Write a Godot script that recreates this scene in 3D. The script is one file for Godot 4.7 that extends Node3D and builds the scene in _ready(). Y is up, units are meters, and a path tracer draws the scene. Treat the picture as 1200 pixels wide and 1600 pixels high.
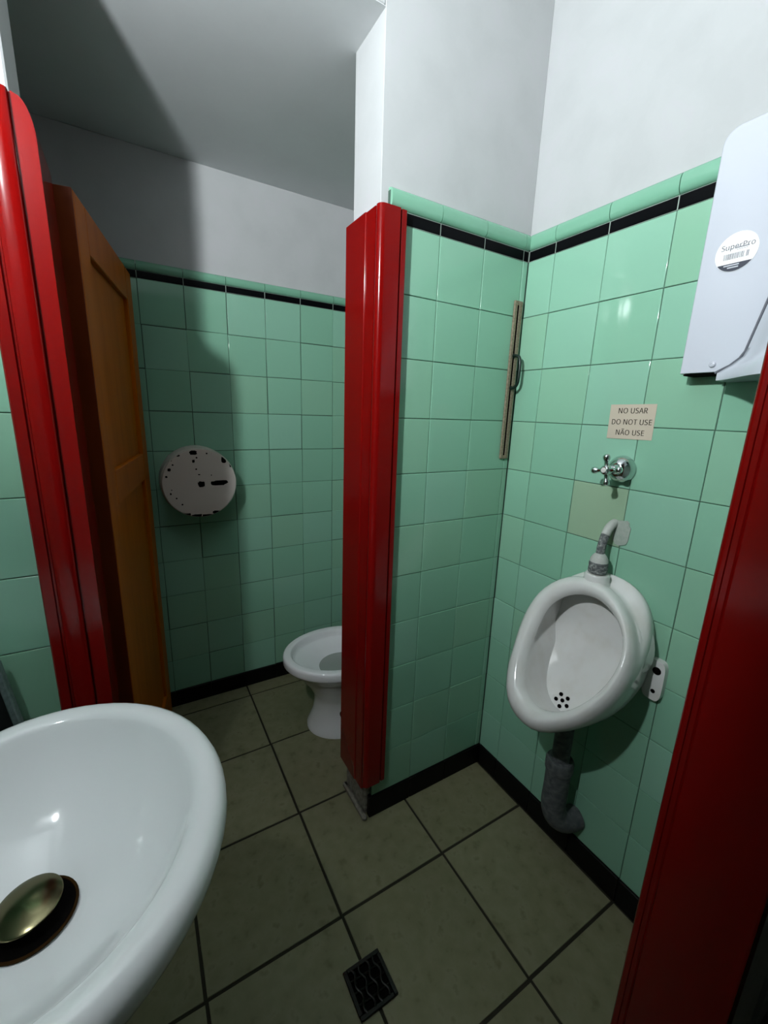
extends Node3D
# A small tiled washroom: washbasin at the left, a toilet cubicle behind a red door frame, a urinal on the right wall.
# x runs along the partition wall (0 at the corner with the right wall), z towards the viewer, y up, metres.

var rng := RandomNumberGenerator.new()
var cache := {}
var tile_mats := []
const WB := Basis(Vector3(0, 0, 1), Vector3(0, 1, 0), Vector3(-1, 0, 0))   # faces -x: local x -> +z, local z -> -x

# ------------------------------------------------------------------ mesh helpers
func q4(s: PackedVector3Array, a: Vector3, b: Vector3, c: Vector3, d: Vector3) -> void:
	s.append_array([a, b, c, a, c, d])

# triangle soup -> mesh, turned outward (clockwise fronts), normals smoothed below the crease angle
func build(s: PackedVector3Array, crease := 40.0, uvs := PackedVector2Array(), keep := false) -> ArrayMesh:
	var n := s.size()
	var mid := Vector3.ZERO
	for v in s: mid += v
	mid /= maxf(n, 1)
	var vol := 0.0
	for i in range(0, n, 3): vol += (s[i] - mid).dot((s[i + 1] - mid).cross(s[i + 2] - mid))
	var flip := vol > 0.0 and not keep
	if flip:
		for i in range(0, n, 3):
			var t := s[i + 1]; s[i + 1] = s[i + 2]; s[i + 2] = t
			if uvs.size() == n:
				var w := uvs[i + 1]; uvs[i + 1] = uvs[i + 2]; uvs[i + 2] = w
	var fn := PackedVector3Array(); fn.resize(n / 3)
	var at := {}
	for i in range(0, n, 3):
		fn[i / 3] = (s[i + 2] - s[i]).cross(s[i + 1] - s[i])
		for k in 3:
			var key := Vector3i((s[i + k] * 20000.0).round())
			if not at.has(key): at[key] = PackedInt32Array()
			at[key].append(i / 3)
	var co := cos(deg_to_rad(crease))
	var nor := PackedVector3Array(); nor.resize(n)
	for i in n:
		var f := fn[i / 3].normalized()
		var sum := Vector3.ZERO
		for j in at[Vector3i((s[i] * 20000.0).round())]:
			if fn[j].normalized().dot(f) >= co: sum += fn[j]
		nor[i] = sum.normalized() if sum.length() > 1e-14 else Vector3.UP
	var a := []; a.resize(Mesh.ARRAY_MAX)
	a[Mesh.ARRAY_VERTEX] = s; a[Mesh.ARRAY_NORMAL] = nor
	if uvs.size() == n: a[Mesh.ARRAY_TEX_UV] = uvs
	var m := ArrayMesh.new()
	m.add_surface_from_arrays(Mesh.PRIMITIVE_TRIANGLES, a)
	return m

func loft(rings: Array, cap0 := true, cap1 := true, closed := true) -> PackedVector3Array:
	var s := PackedVector3Array()
	for r in rings.size() - 1:
		var a: PackedVector3Array = rings[r]
		var b: PackedVector3Array = rings[r + 1]
		var n := a.size()
		for i in (n if closed else n - 1):
			var j := (i + 1) % n
			q4(s, a[i], a[j], b[j], b[i])
	for e in [[cap0, rings[0], false], [cap1, rings[-1], true]]:
		if e[0]:
			var p: PackedVector3Array = e[1]
			var c := Vector3.ZERO
			for v in p: c += v
			c /= p.size()
			for i in p.size():
				var j := (i + 1) % p.size()
				if e[2]: s.append_array([c, p[i], p[j]])
				else: s.append_array([c, p[j], p[i]])
	return s

# chamfered box between two corners
func bx(lo: Vector3, hi: Vector3, b := 0.0015) -> PackedVector3Array:
	b = minf(b, minf(hi.x - lo.x, minf(hi.y - lo.y, hi.z - lo.z)) * 0.45)
	var rings := []
	for k in 4:
		var y: float = [lo.y, lo.y + b, hi.y - b, hi.y][k]
		var i := b if k == 0 or k == 3 else 0.0
		var l := Vector2(lo.x + i, lo.z + i)
		var h := Vector2(hi.x - i, hi.z - i)
		rings.append(PackedVector3Array([Vector3(l.x + b, y, l.y), Vector3(h.x - b, y, l.y), Vector3(h.x, y, l.y + b), Vector3(h.x, y, h.y - b), Vector3(h.x - b, y, h.y), Vector3(l.x + b, y, h.y), Vector3(l.x, y, h.y - b), Vector3(l.x, y, l.y + b)]))
	return loft(rings)

func box(lo: Vector3, hi: Vector3, b := 0.0015) -> ArrayMesh:
	return build(bx(lo, hi, b), 20)

# profile of (radius, height) turned about y
func lathe(p: PackedVector2Array, n := 32, caps := true) -> PackedVector3Array:
	var rings := []
	for v in p:
		var r := PackedVector3Array()
		for i in n:
			var a := TAU * i / n
			r.append(Vector3(v.x * cos(a), v.y, v.x * sin(a)))
		rings.append(r)
	return loft(rings, caps, caps)

func tube(path: PackedVector3Array, radii: Array, n := 14) -> PackedVector3Array:
	var rings := []
	var up := Vector3.ZERO
	for i in path.size():
		var t := (path[mini(i + 1, path.size() - 1)] - path[maxi(i - 1, 0)]).normalized()
		if up == Vector3.ZERO: up = (Vector3(0.3, 1, 0.2) if absf(t.y) < 0.9 else Vector3(1, 0, 0.2))
		up = (up - t * up.dot(t)).normalized()
		var side := t.cross(up)
		var rad: float = radii[mini(i, radii.size() - 1)]
		var r := PackedVector3Array()
		for k in n:
			var a := TAU * k / n
			r.append(path[i] + (up * cos(a) + side * sin(a)) * rad)
		rings.append(r)
	return loft(rings)

func smooth_path(p: PackedVector3Array, k := 6) -> PackedVector3Array:
	var o := PackedVector3Array()
	for i in p.size() - 1:
		for j in k:
			o.append(p[i].cubic_interpolate(p[i + 1], p[maxi(i - 1, 0)], p[mini(i + 2, p.size() - 1)], float(j) / k))
	o.append(p[-1])
	return o

# polygon in the x-z plane raised from y0 to y1 (any outline)
func prism(poly: PackedVector2Array, y0: float, y1: float) -> PackedVector3Array:
	var s := PackedVector3Array()
	var n := poly.size()
	for i in n:
		var a := poly[i]
		var b := poly[(i + 1) % n]
		q4(s, Vector3(a.x, y0, a.y), Vector3(b.x, y0, b.y), Vector3(b.x, y1, b.y), Vector3(a.x, y1, a.y))
	var cw := Geometry2D.is_polygon_clockwise(poly)
	var t := Geometry2D.triangulate_polygon(poly)
	for i in range(0, t.size(), 3):
		var a := poly[t[i]]
		var b := poly[t[i + 1]]
		var c := poly[t[i + 2]]
		if ((b - a).cross(c - a) < 0.0) != cw:
			var w := b; b = c; c = w
		s.append_array([Vector3(a.x, y1, a.y), Vector3(b.x, y1, b.y), Vector3(c.x, y1, c.y), Vector3(a.x, y0, a.y), Vector3(c.x, y0, c.y), Vector3(b.x, y0, b.y)])
	return s

func moved(s: PackedVector3Array, t: Transform3D) -> PackedVector3Array:
	return t * s

# ------------------------------------------------------------------ node helpers
func obj(called: String, m: Mesh, mat: Material, parent: Node = null, t := Transform3D.IDENTITY) -> MeshInstance3D:
	var o := MeshInstance3D.new()
	o.name = called
	o.mesh = m
	o.material_override = mat
	o.transform = t
	(parent if parent else self).add_child(o, true)
	return o

func thing(called: String, label: String, category: String, at := Vector3.ZERO, group := "") -> Node3D:
	var o := Node3D.new()
	o.name = called
	o.position = at
	add_child(o, true)
	tag(o, label, category, group)
	return o

func tag(o: Node, label: String, category: String, group := "") -> void:
	o.set_meta("label", label)
	o.set_meta("category", category)
	if group: o.set_meta("group", group)

func struct(called: String, label: String, category: String) -> Node3D:
	var o := thing(called, label, category)
	o.set_meta("kind", "structure")
	return o

# ------------------------------------------------------------------ materials
func mat(c: Color, rough := 0.5, metal := 0.0, spec := 0.5) -> StandardMaterial3D:
	var m := StandardMaterial3D.new()
	m.albedo_color = c
	m.roughness = rough
	m.metallic = metal
	m.metallic_specular = spec
	return m

# mottled picture: noise through a ramp of colours
func mottle(sd: int, freq: float, cols: Array, size := 256, octaves := 4) -> ImageTexture:
	var nz := FastNoiseLite.new()
	nz.seed = sd
	nz.frequency = freq
	nz.fractal_octaves = octaves
	var src := nz.get_seamless_image(size, size, false, false, 0.15, true)
	var g := Gradient.new()
	g.offsets = PackedFloat32Array(range(cols.size()).map(func(i): return float(i) / (cols.size() - 1)))
	g.colors = PackedColorArray(cols)
	var im := Image.create(size, size, false, Image.FORMAT_RGB8)
	for y in size:
		for x in size:
			im.set_pixel(x, y, g.sample(src.get_pixel(x, y).r))
	im.generate_mipmaps()
	return ImageTexture.create_from_image(im)

func tri(m: StandardMaterial3D, tex: Texture2D, sc: float) -> StandardMaterial3D:
	m.albedo_texture = tex
	m.albedo_color = Color.WHITE
	m.uv1_triplanar = true
	m.uv1_world_triplanar = true
	m.uv1_scale = Vector3.ONE * sc
	return m

var wall_r: Node3D
var M := {}
func materials() -> void:
	M.plaster = tri(mat(Color.WHITE, 0.75, 0, 0.25), mottle(3, 0.02, [Color8(176, 178, 178), Color8(181, 183, 183), Color8(184, 185, 186)]), 0.9)
	M.ceiling = tri(mat(Color.WHITE, 0.85, 0, 0.2), mottle(4, 0.02, [Color8(206, 209, 210), Color8(212, 215, 216)]), 0.7)
	M.grout = mat(Color8(58, 82, 70), 0.8)
	for k in 4:
		var c: Color = [Color8(134, 183, 157), Color8(138, 185, 161), Color8(131, 180, 154), Color8(136, 182, 155)][k]
		tile_mats.append(mat(c, 0.07, 0, 0.42))
	M.band_grout = mat(Color8(150, 164, 154), 0.8)
	M.tile_pale = mat(Color8(148, 176, 148), 0.12)
	M.tile_cap = mat(Color8(120, 172, 146), 0.12)
	M.black_tile = mat(Color8(9, 10, 12), 0.3, 0, 0.16)
	M.black_base = tri(mat(Color.WHITE, 0.45, 0, 0.25), mottle(5, 0.03, [Color8(8, 8, 8), Color8(15, 15, 14)]), 2.0)
	M.dado = mat(Color8(117, 166, 147), 0.2)
	M.red = mat(Color8(116, 7, 6), 0.14, 0, 0.38)
	M.floor_grout = mat(Color8(36, 33, 18), 0.9)
	M.mortar = tri(mat(Color.WHITE, 0.9), mottle(8, 0.05, [Color8(92, 88, 78), Color8(128, 124, 112), Color8(150, 148, 138)]), 4.0)
	M.porcelain = mat(Color8(238, 239, 240), 0.07, 0, 0.5)
	M.porcelain_old = tri(mat(Color.WHITE, 0.1, 0, 0.5), mottle(9, 0.02, [Color8(206, 204, 198), Color8(213, 213, 210), Color8(215, 216, 214)]), 3.0)
	M.chrome = mat(Color8(205, 210, 210), 0.1, 1.0)
	M.drain_metal = mat(Color8(96, 92, 68), 0.2, 1.0)
	M.dark = mat(Color8(9, 8, 7), 0.8, 0, 0.1)
	M.rust = mat(Color8(44, 28, 10), 0.8, 0, 0.1)
	M.door_wood = tri(mat(Color.WHITE, 0.4, 0, 0.15), mottle(11, 0.01, [Color8(150, 76, 6), Color8(164, 86, 9), Color8(172, 92, 12)]), 1.0)
	M.door_wood.uv1_scale = Vector3(6, 0.5, 6)
	M.door_edge = tri(mat(Color.WHITE, 0.4, 0, 0.3), mottle(12, 0.02, [Color8(92, 36, 7), Color8(106, 43, 9)]), 1.0)
	M.dryer_white = mat(Color8(194, 198, 207), 0.16, 0, 0.45)
	M.grey_seam = mat(Color8(84, 87, 96), 0.5)
	M.paper = mat(Color8(190, 178, 160), 0.55)
	M.ink = mat(Color8(14, 14, 13), 0.9, 0, 0.1)
	M.pipe_paint = tri(mat(Color.WHITE, 0.6), mottle(21, 0.06, [Color8(164, 168, 162), Color8(178, 181, 175), Color8(184, 186, 181)]), 8.0)
	M.pipe_peel = tri(mat(Color.WHITE, 0.7), mottle(22, 0.045, [Color8(64, 68, 70), Color8(72, 76, 78), Color8(96, 100, 100), Color8(166, 169, 164), Color8(176, 178, 173)], 256, 5), 10.0)
	M.trap_metal = tri(mat(Color.WHITE, 0.7, 0.1), mottle(23, 0.03, [Color8(60, 65, 67), Color8(86, 90, 92), Color8(112, 114, 113)], 256, 5), 6.0)
	M.filler = tri(mat(Color.WHITE, 0.8), mottle(24, 0.03, [Color8(146, 160, 148), Color8(168, 174, 166)]), 8.0)
	M.beige_paint = tri(mat(Color.WHITE, 0.6), mottle(25, 0.05, [Color8(92, 80, 62), Color8(126, 115, 93), Color8(137, 128, 108)], 256, 5), 9.0)
	M.green_metal = mat(Color8(18, 36, 29), 0.3, 0.2)
	M.galvanised = tri(mat(Color.WHITE, 0.5, 0.4), mottle(26, 0.05, [Color8(100, 116, 118), Color8(140, 154, 154)]), 6.0)
	M.cream_enamel = mat(Color8(200, 192, 184), 0.35)
	M.hall = mat(Color8(120, 122, 116), 0.8)

# ------------------------------------------------------------------ tiles
# a glazed tile: front at local z = 0, edges rounded over, depth d behind
func slab(w: float, h: float, d := 0.009, b := 0.0018) -> ArrayMesh:
	var key := "%.4f_%.4f_%.4f" % [w, h, d]
	if not cache.has(key):
		var rings := []
		for k in 4:
			var i: float = [0.0, 0.0, b * 0.35, b * 1.3][k]
			var z: float = [-d, -b, -b * 0.3, 0.0][k]
			var x := w / 2 - i
			var y := h / 2 - i
			rings.append(PackedVector3Array([Vector3(-x, -y, z), Vector3(x, -y, z), Vector3(x, y, z), Vector3(-x, y, z)]))
		cache[key] = build(loft(rings), 50)
	return cache[key]

# half-round cap tile, long along local x, its foot at local z = 0
func cap_mesh(w: float, h: float) -> ArrayMesh:
	var key := "cap%.4f_%.4f" % [w, h]
	if not cache.has(key):
		var t := h / 2
		var prof := PackedVector2Array([Vector2(-0.0132, t), Vector2(-0.008, t), Vector2(-0.001, t - 0.0025), Vector2(0.0035, t - 0.007), Vector2(0.0058, t - 0.014), Vector2(0.0065, 0.0), Vector2(0.0062, -t + 0.013), Vector2(0.0048, -t + 0.0075), Vector2(0.0018, -t + 0.003), Vector2(-0.003, -t), Vector2(-0.0132, -t)])
		var rings := []
		for k in 4:
			var x: float = [-w / 2, -w / 2 + 0.001, w / 2 - 0.001, w / 2][k]
			var f := 0.97 if k == 0 or k == 3 else 1.0
			var r := PackedVector3Array()
			for p in prof: r.append(Vector3(x, p.y * f, p.x * f))
			rings.append(r)
		cache[key] = build(loft(rings), 45)
	return cache[key]

# fills a wall (origin + local axes in "face") with tiles; cols and rows are the joint positions along local x and y
func tile_wall(parent: Node3D, face: Transform3D, cols: Array, rows: Array, joint := 0.0015, wob := 0.3, pale := Vector2i(-9, -9), shift := 0.0) -> void:
	for c in cols.size() - 1:
		for r in rows.size() - 1:
			var w: float = cols[c + 1] - cols[c] - joint
			var h: float = rows[r + 1] - rows[r] - joint
			if w < 0.004: continue
			var mid := Vector3((cols[c] + cols[c + 1]) / 2 + rng.randf_range(-shift, shift), (rows[r] + rows[r + 1]) / 2 + rng.randf_range(-shift, shift), rng.randf_range(-0.0005, 0.0004))
			var b := Basis.from_euler(Vector3(deg_to_rad(rng.randf_range(-wob, wob)), deg_to_rad(rng.randf_range(-wob, wob)), deg_to_rad(rng.randf_range(-wob, wob) * 0.5)))
			var m: Material = tile_mats[rng.randi() % 4]
			if Vector2i(c, r) == pale: m = M.tile_pale
			obj("tile", slab(w, h), m, parent, face * Transform3D(b, mid))

func strip(parent: Node3D, face: Transform3D, cols: Array, y0: float, y1: float, cap := false) -> void:
	for c in cols.size() - 1:
		var w: float = cols[c + 1] - cols[c] - 0.0018
		if w < 0.004: continue
		var t := face * Transform3D(Basis.IDENTITY, Vector3((cols[c] + cols[c + 1]) / 2, (y0 + y1) / 2, rng.randf_range(-0.0004, 0.0004)))
		if cap: obj("cap_tile", cap_mesh(w, y1 - y0 - 0.0015), M.tile_cap, parent, t)
		else: obj("black_strip_tile", slab(w, y1 - y0 - 0.001), M.black_tile, parent, t)

func steps(a: float, d: float, n: int) -> Array:
	return range(n + 1).map(func(i): return a + d * i)

# ------------------------------------------------------------------ scene
const H0 := 1.7294        # underside of the black band
const BASE := 0.0794      # top of the black skirting
const CUB := 0.8686       # the cubicle's back wall is at z = -CUB
const LIGHT := Color(0.96, 0.985, 1.0)
const LAMP := Vector3(-1.44, 1.93, 0.66)

func _ready() -> void:
	rng.seed = 20240611
	var cam := Camera3D.new()
	cam.name = "camera"
	cam.transform = Transform3D(Basis(Vector3(0.86115, 0.03335, 0.50725), Vector3(0.08977, 0.97219, -0.21631), Vector3(-0.50036, 0.23182, 0.83421)).orthonormalized(), Vector3(-1.03209, 1.29305, 0.95439))
	cam.fov = rad_to_deg(2.0 * atan(800.0 / 652.7175))
	cam.near = 0.02
	cam.far = 30.0
	add_child(cam)
	cam.current = true
	var env := Environment.new()
	env.background_mode = Environment.BG_COLOR
	env.background_color = Color(0.02, 0.025, 0.022)
	env.tonemap_mode = Environment.TONE_MAPPER_LINEAR
	env.tonemap_exposure = 1.0
	env.sdfgi_enabled = true
	env.ssao_enabled = true
	env.ssil_enabled = true
	var we := WorldEnvironment.new()
	we.name = "world_environment"
	we.environment = env
	add_child(we)
	materials()
	lamp()
	rooms()
	frames()
	sink()
	urinal()
	toilet()
	dispenser()
	dryer()
	valve()
	sign_paper()
	hatch()
	floor_drain()
	leaning_panel()

func lamp() -> void:
	var t := thing("wall_lamp", "white wall lamp with a small glowing panel above the washbasin", "lamp", Vector3(-1.515, LAMP.y, LAMP.z))
	obj("back_plate", build(moved(lathe(PackedVector2Array([Vector2(0.0, 0), Vector2(0.045, 0), Vector2(0.045, 0.006), Vector2(0.038, 0.012), Vector2(0, 0.012)])), Transform3D(Basis(Vector3(0, 0, 1), -PI / 2), Vector3.ZERO))), M.plaster, t)
	obj("housing", box(Vector3(0.008, -0.07, -0.032), Vector3(0.037, 0.07, 0.032), 0.006), M.plaster, t)
	var glow := mat(Color.WHITE, 0.4)
	glow.emission_enabled = true
	glow.emission = Color(1.0, 0.99, 0.97)
	glow.emission_energy_multiplier = 1.5
	obj("glowing_panel", box(Vector3(0.0372, -0.06, -0.025), Vector3(0.041, 0.06, 0.025), 0.001), glow, t)
	var l := AreaLight3D.new()
	l.name = "lamp_light"
	l.area_size = Vector2(0.05, 0.10)
	l.light_color = LIGHT
	l.light_energy = 4.5
	l.shadow_enabled = true
	l.set("area_range", 8.0)
	l.transform = Transform3D(Basis(Vector3(0, 1, 0), -PI / 2 + deg_to_rad(26.0)) * Basis(Vector3(1, 0, 0), deg_to_rad(30.0)), Vector3(0.050, 0.006, 0))
	t.add_child(l)
	var o := OmniLight3D.new()
	o.name = "lamp_spill_light"
	o.light_size = 0.024
	o.light_color = LIGHT
	o.light_energy = 0.22
	o.omni_range = 8.0
	o.omni_attenuation = 2.0
	o.shadow_enabled = true
	o.position = Vector3(0.064, 0.0, 0)
	t.add_child(o)

func rooms() -> void:
	# --- partition between the urinal corner and the cubicle
	var p := struct("wall_partition", "partition wall of mint green tiles with white plaster above, left of the urinal", "wall")
	obj("plaster", box(Vector3(-0.489, 0.145, -0.155), Vector3(0.0139, 2.6, -0.014), 0.001), M.plaster, p)
	obj("wall_foot", box(Vector3(-0.488, 0.0, -0.15), Vector3(0.0, 0.145, -0.014), 0.004), M.mortar, p)
	obj("grout_bed", box(Vector3(-0.470, 0.0, -0.0139), Vector3(-0.0, 1.795, -0.0028), 0.001), M.grout, p)
	obj("band_grout", box(Vector3(-0.469, H0, -0.0027), Vector3(-0.0, 1.7575, -0.0012), 0.0005), M.band_grout, p)
	var fa := Transform3D.IDENTITY
	var ca := [-0.470, -0.3215, -0.1715, -0.0215, -0.001]
	tile_wall(p, fa, ca, steps(BASE, 0.15, 11))
	strip(p, fa, ca, H0, 1.757)
	strip(p, fa, ca, 1.757, 1.802, true)
	# --- right wall
	var w := struct("wall_right", "right wall of mint green tiles behind the urinal, white plaster above", "wall")
	wall_r = w
	obj("plaster", box(Vector3(0.014, 0.0, -CUB - 0.12), Vector3(0.13, 2.6, 0.85), 0.002), M.plaster, w)
	obj("grout_bed", box(Vector3(0.0028, 0.0, -0.012), Vector3(0.0139, 1.795, 0.7015), 0.001), M.grout, w)
	obj("band_grout", box(Vector3(0.0012, H0, -0.002), Vector3(0.0027, 1.7575, 0.7015), 0.0005), M.band_grout, w)
	obj("green_dado", box(Vector3(0.003, 0.0, -CUB), Vector3(0.0139, 1.78, -0.156), 0.001), M.dado, w)
	var fb := Transform3D(WB, Vector3.ZERO)
	var cb := [0.0, 0.0901, 0.2421, 0.3941, 0.5461, 0.6981, 0.7015]
	tile_wall(w, fb, cb, steps(BASE, 0.15, 11), 0.0015, 0.3, Vector2i(2, 6))
	strip(w, fb, cb, H0, 1.757)
	strip(w, fb, cb, 1.757, 1.802, true)
	# --- cubicle back wall
	var k := struct("wall_back", "back wall of the toilet cubicle, older mint green tiles under white plaster", "wall")
	obj("plaster", box(Vector3(-1.6, 0.0, -CUB - 0.12), Vector3(0.014, 2.13, -CUB - 0.014), 0.002), M.plaster, k)
	obj("grout_bed", box(Vector3(-1.515, 0.0, -CUB - 0.0139), Vector3(0.003, 1.765, -CUB - 0.0028), 0.001), M.grout, k)
	obj("band_grout", box(Vector3(-1.51, 1.7195, -CUB - 0.0027), Vector3(0.0, 1.744, -CUB - 0.0012), 0.0005), M.band_grout, k)
	var fk := Transform3D(Basis.IDENTITY, Vector3(0, 0, -CUB))
	var ck := [-1.513] + steps(-0.8254 - 4 * 0.1481, 0.1481, 9) + [0.0]
	tile_wall(k, fk, ck, [0.0740] + steps(1.7195 - 1.5, 0.15, 10), 0.0019, 0.5, Vector2i(-9, -9), 0.0009)
	strip(k, fk, ck, 1.7195, 1.744)
	strip(k, fk, ck, 1.744, 1.778, true)
	# --- wall left of the cubicle doorway, with the wall above the doorway
	var f := struct("wall_front", "short green tiled wall left of the red door frame", "wall")
	obj("plaster", box(Vector3(-1.515, 0.0, -0.145), Vector3(-1.15, 2.6, -0.014), 0.003), M.plaster, f)
	obj("lintel", box(Vector3(-1.15, 2.1311, -0.155), Vector3(-0.489, 2.6, -0.014), 0.003), M.plaster, f)
	obj("grout_bed", box(Vector3(-1.515, 0.0, -0.0139), Vector3(-1.18, 1.765, -0.0028), 0.001), M.grout, f)
	tile_wall(f, fa, [-1.513, -1.335, -1.185], [BASE] + steps(1.271 - 0.148 * 8, 0.148, 11))
	# --- left wall, cubicle side wall, entrance wall, hall
	var l := struct("wall_left", "left wall behind the washbasin, white plaster over a green dado", "wall")
	obj("plaster", box(Vector3(-1.63, 0.0, -CUB - 0.014), Vector3(-1.515, 2.6, 0.85), 0.002), M.plaster, l)
	obj("green_dado", box(Vector3(-1.5149, 0.0, 0.0), Vector3(-1.509, 1.4, 0.72), 0.001), M.dado, l)
	var e := struct("wall_entrance", "entrance wall the camera looks in through, right of the picture", "wall")
	obj("plaster", box(Vector3(-0.261, 0.0, 0.7025), Vector3(0.0135, 2.6, 0.84), 0.002), M.plaster, e)
	obj("plaster", box(Vector3(-1.515, 0.0, 0.68), Vector3(-1.17, 2.6, 0.84), 0.002), M.plaster, e)
	obj("plaster", box(Vector3(-1.17, 2.0, 0.7025), Vector3(-0.262, 2.6, 0.84), 0.002), M.plaster, e)
	var h := struct("wall_hall", "plain walls of the passage behind the camera", "wall")
	obj("plaster", box(Vector3(-2.0, 0.0, 2.0), Vector3(0.6, 2.6, 2.1), 0.002), M.hall, h)
	obj("plaster", box(Vector3(-2.0, 0.0, 0.85), Vector3(-1.9, 2.6, 2.0), 0.002), M.hall, h)
	obj("plaster", box(Vector3(0.5, 0.0, 0.85), Vector3(0.6, 2.6, 2.0), 0.002), M.hall, h)
	obj("plaster", box(Vector3(-1.9, 0.0, 0.845), Vector3(-1.6, 2.6, 0.86), 0.002), M.hall, h)
	obj("plaster", box(Vector3(0.13, 0.0, 0.845), Vector3(0.5, 2.6, 0.86), 0.002), M.hall, h)
	var c := struct("ceiling", "smooth white painted ceiling over the toilet cubicle", "ceiling")
	obj("cubicle_ceiling", box(Vector3(-1.6, 2.13, -CUB - 0.12), Vector3(0.014, 2.25, -0.1551), 0.00005), M.ceiling, c)
	obj("soffit", box(Vector3(-1.15, 2.13, -0.1551), Vector3(-0.489, 2.1311, -0.014), 0.00005), M.ceiling, c)
	obj("room_ceiling", box(Vector3(-2.0, 2.6, -0.2), Vector3(0.6, 2.7, 2.1), 0.001), M.ceiling, c)
	# --- skirting
	var b1 := struct("baseboard_partition", "black tile skirting along the partition wall, left of the corner", "skirting")
	obj("skirting_tile", box(Vector3(-0.480, 0.0, -0.012), Vector3(-0.3225, BASE, 0.006), 0.002), M.black_base, b1)
	obj("skirting_tile", box(Vector3(-0.3215, 0.0, -0.012), Vector3(-0.1725, BASE, 0.006), 0.002), M.black_base, b1)
	obj("skirting_tile", box(Vector3(-0.1715, 0.0, -0.012), Vector3(-0.0005, BASE, 0.006), 0.002), M.black_base, b1)
	var b2 := struct("baseboard_right", "black tile skirting along the right wall below the urinal", "skirting")
	for i in 5:
		var z0: float = [0.0065, 0.091, 0.243, 0.395, 0.547][i]
		var z1: float = [0.0901, 0.2421, 0.3941, 0.5461, 0.701][i]
		obj("skirting_tile", box(Vector3(-0.006, 0.0, z0), Vector3(0.012, BASE, z1 - 0.0005), 0.002), M.black_base, b2)
	var b3 := struct("baseboard_back", "black tile skirting along the back wall behind the toilet", "skirting")
	for i in ck.size() - 1:
		if ck[i + 1] - ck[i] > 0.01:
			obj("skirting_tile", box(Vector3(ck[i], 0.0, -CUB - 0.012), Vector3(ck[i + 1] - 0.001, 0.074, -CUB + 0.006), 0.002), M.black_base, b3)
	# --- floor
	var fl := struct("floor", "floor of large worn beige tiles with dark brown joints", "floor")
	obj("screed", box(Vector3(-2.0, -0.08, -1.0), Vector3(0.6, -0.003, 2.1), 0.001), M.floor_grout, fl)
	var fm := []
	for v in 4:
		var sh: int = [0, 3, -4, 1][v]
		var m := tri(mat(Color.WHITE, 0.42, 0, 0.35), mottle(40 + v, 0.03, [Color8(104 + sh, 100 + sh, 72 + sh), Color8(122 + sh, 119 + sh, 91 + sh), Color8(126 + sh, 123 + sh, 95 + sh), Color8(130 + sh, 127 + sh, 101 + sh), Color8(110 + sh, 105 + sh, 76 + sh)], 256, 5), 2.2)
		fm.append(m)
	var s := 0.3333
	for i in range(-5, 3):
		for j in range(-4, 6):
			var x0 := maxf(-0.3387 + i * s, -1.9)
			var x1 := minf(-0.3387 + (i + 1) * s, 0.5)
			var z0 := maxf(0.2105 + j * s, -CUB)
			var z1 := minf(0.2105 + (j + 1) * s, 2.0)
			if x1 - x0 < 0.02 or z1 - z0 < 0.02 or (x0 > -0.02 and z1 < 0.8): continue
			var t := Transform3D(Basis(Vector3(1, 0, 0), -PI / 2), Vector3((x0 + x1) / 2, 0, (z0 + z1) / 2))
			t.basis = Basis(Vector3.UP, -0.0053) * t.basis * Basis.from_euler(Vector3(deg_to_rad(rng.randf_range(-0.12, 0.12)), deg_to_rad(rng.randf_range(-0.12, 0.12)), 0))
			obj("floor_tile", slab(x1 - x0 - 0.0075, z1 - z0 - 0.0075, 0.008, 0.0016), fm[rng.randi() % 4], fl, t)

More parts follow.
